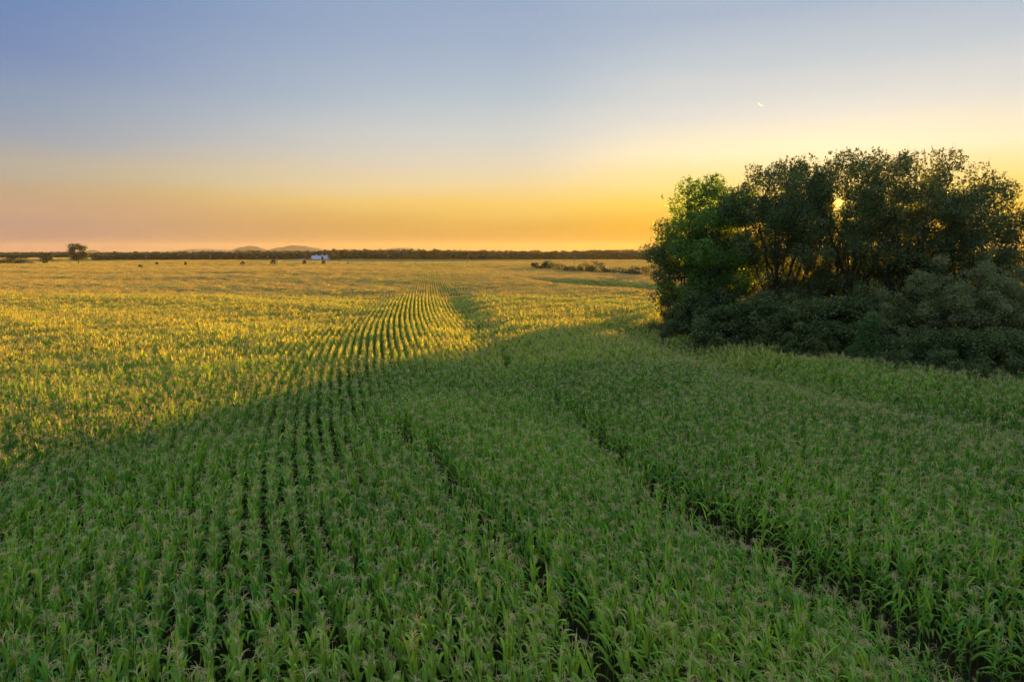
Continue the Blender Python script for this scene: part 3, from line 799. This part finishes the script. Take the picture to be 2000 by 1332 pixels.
ft = [mesh_from('far_crown', *far_tree_mesh(200 + i, 1.0, .42 + .05 * (i % 3), 900, .085, M_wood, 0.02), [M_wood]) for i in range(6)]
src_ft = source('crown', ft)
def forest(name, pts_y, label, depth=(0, 90), px0=0, px1=100, hpx=None, seed=1, sp=7.5):
    """pts: list of (px, base distance, top row) outline; trees several deep behind the front line"""
    rs = np.random.default_rng(seed); pts = np.array(pts_y, float)
    X = []; Y = []; S = []; px = px0
    while px < px1:
        D = np.interp(px, pts[:, 0], pts[:, 1]); top = np.interp(px, pts[:, 0], pts[:, 2])
        for k in range(6):
            yy = D + depth[0] + k * (depth[1] - depth[0]) / 5 + rs.uniform(-5, 5)
            q = px + rs.uniform(-3, 3)
            P = at(q, top, yy); hh = P.z * (rs.uniform(.72, .95) if k < 3 else rs.uniform(.84, 1.06))
            X.append(P.x); Y.append(yy); S.append(hh)
        px += sp * 1333 / D * rs.uniform(.7, 1.2)
    X = np.array(X); Y = np.array(Y); S = np.array(S); n = len(X)
    w = rs.uniform(14, 22, n)
    o = make_points(name, X, Y, rs.uniform(0, 6.28, n), np.stack([w, w, S], 1), rs.integers(0, 6, n), src_ft)
    tag(o, label, 'woods', kind='stuff'); return o
forest('forest', [(192, 880, 494), (215, 900, 491.5), (300, 930, 491), (380, 950, 489.5), (450, 960, 488.5), (560, 980, 489), (625, 990, 489), (645, 980, 486), (660, 975, 485), (700, 970, 486.5), (800, 960, 486), (900, 950, 487), (1000, 950, 488), (1100, 950, 489), (1200, 960, 488.5), (1285, 990, 491), (1500, 1000, 490), (2100, 1020, 490)],
       'long dark wood along the horizon behind the fields and the barn', px0=192, px1=2300, seed=3)
forest('far_forest', [(-300, 1280, 492.5), (0, 1290, 492.5), (130, 1300, 491.5), (200, 1320, 493)],
       'far pale tree line at the left edge of the horizon', px0=-300, px1=225, seed=4)
forest('ridge_forest', [(1150, 1900, 488), (1240, 1900, 486.5), (1290, 1900, 486.5), (1500, 1900, 487)],
       'hazy wooded rise behind the right end of the long wood', px0=1150, px1=2200, seed=5, depth=(0, 200), sp=11)

# ------------------------------------------------------------------ hills
M_hill = mat_leafy('hill_woods', (.03, .05, .035), (.05, .07, .045), .1, (1.2, 1.2, .8), nscale=.01, inst=0)
def hill(name, px0, px1, top, D, seed, label):
    c = at((px0 + px1) / 2, top, D); Wd = (px1 - px0) / 2 * D / 1333; Hh = c.z
    nu, nv = 90, 26
    rs = np.random.default_rng(seed)
    u_ = np.linspace(-1, 1, nu); v_ = np.linspace(-1, 1, nv); U_, V_ = np.meshgrid(u_, v_)
    prof = np.clip(1 - np.abs(U_) ** 2.0, 0, 1) ** .9 * np.clip(1 - V_ ** 2, 0, 1) ** .7
    prof *= 1 + .05 * np.sin(U_ * 7 + seed) + .03 * np.sin(U_ * 15 + seed * 2)
    Z = prof / prof.max() * Hh + rs.uniform(0, 1, prof.shape) * 5 * (prof > .02) - 2
    P = np.stack([c.x + U_ * Wd, D + V_ * Wd * .7, Z], -1).reshape(-1, 3)
    i_ = (np.arange(nv - 1)[:, None] * nu + np.arange(nu - 1)[None, :]).ravel()
    o = link(name, mesh_from(name, P, np.stack([i_, i_ + 1, i_ + 1 + nu, i_ + nu], 1), [M_hill])); tag(o, label, kind='structure')
hill('hill', 448, 528, 480.5, 6200, 1, None)
hill('hill', 516, 642, 479.8, 6000, 2, None)
hill('hill', 330, 470, 486.8, 8200, 3, None)
hill('hill', 165, 196, 489.0, 7500, 4, None)
hill('hill', 740, 830, 484.0, 8500, 5, None)
hill('hill', 1210, 1700, 485.5, 6500, 6, None)

# ------------------------------------------------------------------ barn
M_white = mat_plain('white_siding', (.72, .73, .76), (.62, .63, .68), scale=.6, rough=.6, spec=.3, stretch=(1, 1, .2))
M_roof = mat_plain('metal_roof', (.55, .60, .70), (.42, .47, .56), scale=.3, rough=.4, spec=.5, metallic=.3)
M_dark = mat_plain('dark_opening', (.02, .02, .022), scale=2)
def barn():
    D = 900.0; c = at(626, 508, D); root = empty('barn', (c.x, D, 0), R(33)); tag(root, 'white barn with pale metal roof standing before the long wood', 'barn')
    L_, W_, e, r = 11.5, 5.6, 4.2, 8.0
    z0 = 1.6 - 1.6
    g = Geo(); g.box(-L_, L_, -W_, W_, z0, e)
    g.add([(-L_, -W_, e), (-L_, W_, e), (-L_, 0, r)], [(0, 1, 2)]); g.add([(L_, -W_, e), (L_, W_, e), (L_, 0, r)], [(0, 2, 1)])
    link('wall', g.mesh('wall', [M_white]), root)
    g = Geo()
    for s in (-1, 1):
        y0, zz0 = s * (W_ + .5), e - .35
        V_ = [(-L_ - .5, y0, zz0), (L_ + .5, y0, zz0), (L_ + .5, 0, r + .12), (-L_ - .5, 0, r + .12)]
        V2 = [(a, b, c_ + .18) for a, b, c_ in V_]
        g.add(V_ + V2, [(0, 1, 2, 3), (4, 7, 6, 5), (0, 4, 5, 1), (1, 5, 6, 2), (2, 6, 7, 3), (3, 7, 4, 0)])
    for i in range(24):
        x = -L_ + i
        g.add([(x, -W_ - .5, zz0 + .19), (x + .08, -W_ - .5, zz0 + .19), (x + .08, 0, r + .36), (x, 0, r + .36), (x + .04, -W_ - .5, zz0 + .26), (x + .04, 0, r + .43)], [(0, 3, 5, 4), (1, 4, 5, 2)])
    roof = link('roof', g.mesh('roof', [M_roof]), root)
    for x in (-5, 2.5, 8.5):
        g = Geo(); g.box(x - .7, x + .7, -.7, .7, r - .1, r + 1.0)
        g.add([(x - .9, -.9, r + 1.0), (x + .9, -.9, r + 1.0), (x + .9, .9, r + 1.0), (x - .9, .9, r + 1.0), (x, 0, r + 1.8)], [(0, 1, 4), (1, 2, 4), (2, 3, 4), (3, 0, 4), (3, 2, 1, 0)])
        link('cupola', g.mesh('cupola', [M_white]), root)
    g = Geo(); g.box(-L_ - .06, -L_ + .02, -2.2, 2.2, 0, 4.4); link('door', g.mesh('door', [M_dark]), root)
    for x in (-7, -2.5, 2, 6.5):
        g = Geo(); g.box(x - .6, x + .6, -W_ - .05, -W_ + .02, 1.4, 2.8); link('window', g.mesh('window', [M_dark]), root)
barn()
def shed():
    c = at(590, 508, 905); root = empty('shed', (c.x, 905, 0), R(-10)); tag(root, 'long low pale roofed shed left of the white barn', 'shed')
    g = Geo(); g.box(-4.5, 4.5, -3, 3, 0, 2.4); link('wall', g.mesh('wall', [M_white]), root)
    g = Geo(); g.add([(-4.9, -3.5, 2.3), (4.9, -3.5, 2.3), (4.9, 0, 3.5), (-4.9, 0, 3.5), (-4.9, 3.5, 2.3), (4.9, 3.5, 2.3), (-4.9, 0, 2.42), (4.9, 0, 2.42)], [(0, 1, 2, 3), (3, 2, 5, 4), (0, 3, 6), (3, 4, 6), (1, 7, 2), (2, 7, 5)])
    link('roof', g.mesh('roof', [M_roof]), root)
shed()

# ------------------------------------------------------------------ utility poles
M_pole = mat_plain('weathered_pole', (.34, .31, .28), (.26, .24, .22), scale=1, rough=.9)
def pole(px, top, base_py, label, D):
    P = at(px, top, D); H = P.z
    root = empty('utility_pole', (P.x, D, 0), random.uniform(-.3, .3)); tag(root, label, 'utility pole', 'utility poles across the distant fields')
    g = Geo(); g.tube([(0, 0, -.3), (0, 0, H * .5), (0, 0, H)], [.24, .2, .15], 8); link('shaft', g.mesh('shaft', [M_pole], True), root)
    g = Geo(); g.box(-1.3, 1.3, -.22, -.1, H - .9, H - .74); link('crossarm', g.mesh('crossarm', [M_pole]), root)
    for x in (-1.15, -.4, .4, 1.15):
        g = Geo(); g.tube([(x, -.16, H - .74), (x, -.16, H - .58), (x, -.16, H - .5)], [.05, .07, .03], 6); link('insulator', g.mesh('insulator', [M_white]), root)
for px, top, D, lab in [(136, 501, 630, 'short pole standing against the tallest lone tree at the far left'), (249, 505, 760, 'small pole left of the tall pole in front of the long wood'),
                        (285, 499, 760, 'tall pole in front of the left end of the long wood'), (411, 497, 780, 'tall pole left of the left hill'),
                        (462, 502.5, 820, 'pale stubby pole below the left hill'), (502, 500, 860, 'faint pole between the two hills'), (523, 500, 850, 'faint pole below the gap between the hills'),
                        (541, 503, 800, 'pale pole beside the largest dark bush'), (596, 498, 820, 'pole just left of the white barn'), (636, 489, 930, 'tall thin pole rising behind the white barn'),
                        (758, 496, 740, 'pole in the corn right of the white barn'), (914, 498, 640, 'lone pole near the middle of the horizon'), (1122, 499, 470, 'tallest pole rising out of the hedge at the right')]:
    pole(px, top, 0, lab, D)

# ------------------------------------------------------------------ contrail
M_cloud = bpy.data.materials.new('contrail_ice'); M_cloud.use_nodes = True; _n = M_cloud.node_tree; _n.nodes.clear()
_v = _n.nodes.new('ShaderNodeVolumePrincipled'); _v.inputs['Density'].default_value = .016; _v.inputs['Color'].default_value = (1, 1, 1, 1); _v.inputs['Anisotropy'].default_value = .6
_o = _n.nodes.new('ShaderNodeOutputMaterial'); _n.links.new(_v.outputs[0], _o.inputs['Volume'])
a_ = at(1481, 202.3, 20000); b_ = at(1489.5, 208, 20600)
g = Geo()
mids = [a_.lerp(b_, t) + Vector((0, 0, 8 * math.sin(9 * t))) for t in np.linspace(0, 1, 9)]
g.tube(mids, [5, 10, 12, 13, 12, 11, 10, 7, 3], 8)
o = link('contrail', g.mesh('contrail', [M_cloud], True)); tag(o, 'short white contrail high in the sky above the wood', 'contrail')

# ------------------------------------------------------------------ haze
if HAZE:
    me = Geo(); me.box(-11000, 11000, -1500, 10500, -6, 118)
    mh = bpy.data.materials.new('haze'); mh.use_nodes = True; nt = mh.node_tree; nt.nodes.clear()
    pv = nt.nodes.new('ShaderNodeVolumePrincipled'); pv.inputs['Density'].default_value = HAZE; pv.inputs['Color'].default_value = (.92, .92, .95, 1); pv.inputs['Anisotropy'].default_value = .3
    ot = nt.nodes.new('ShaderNodeOutputMaterial'); nt.links.new(pv.outputs[0], ot.inputs['Volume'])
    h = link('haze', me.mesh('haze', [mh])); tag(h, kind='stuff')
    h['label'] = 'thin evening haze lying over the fields'
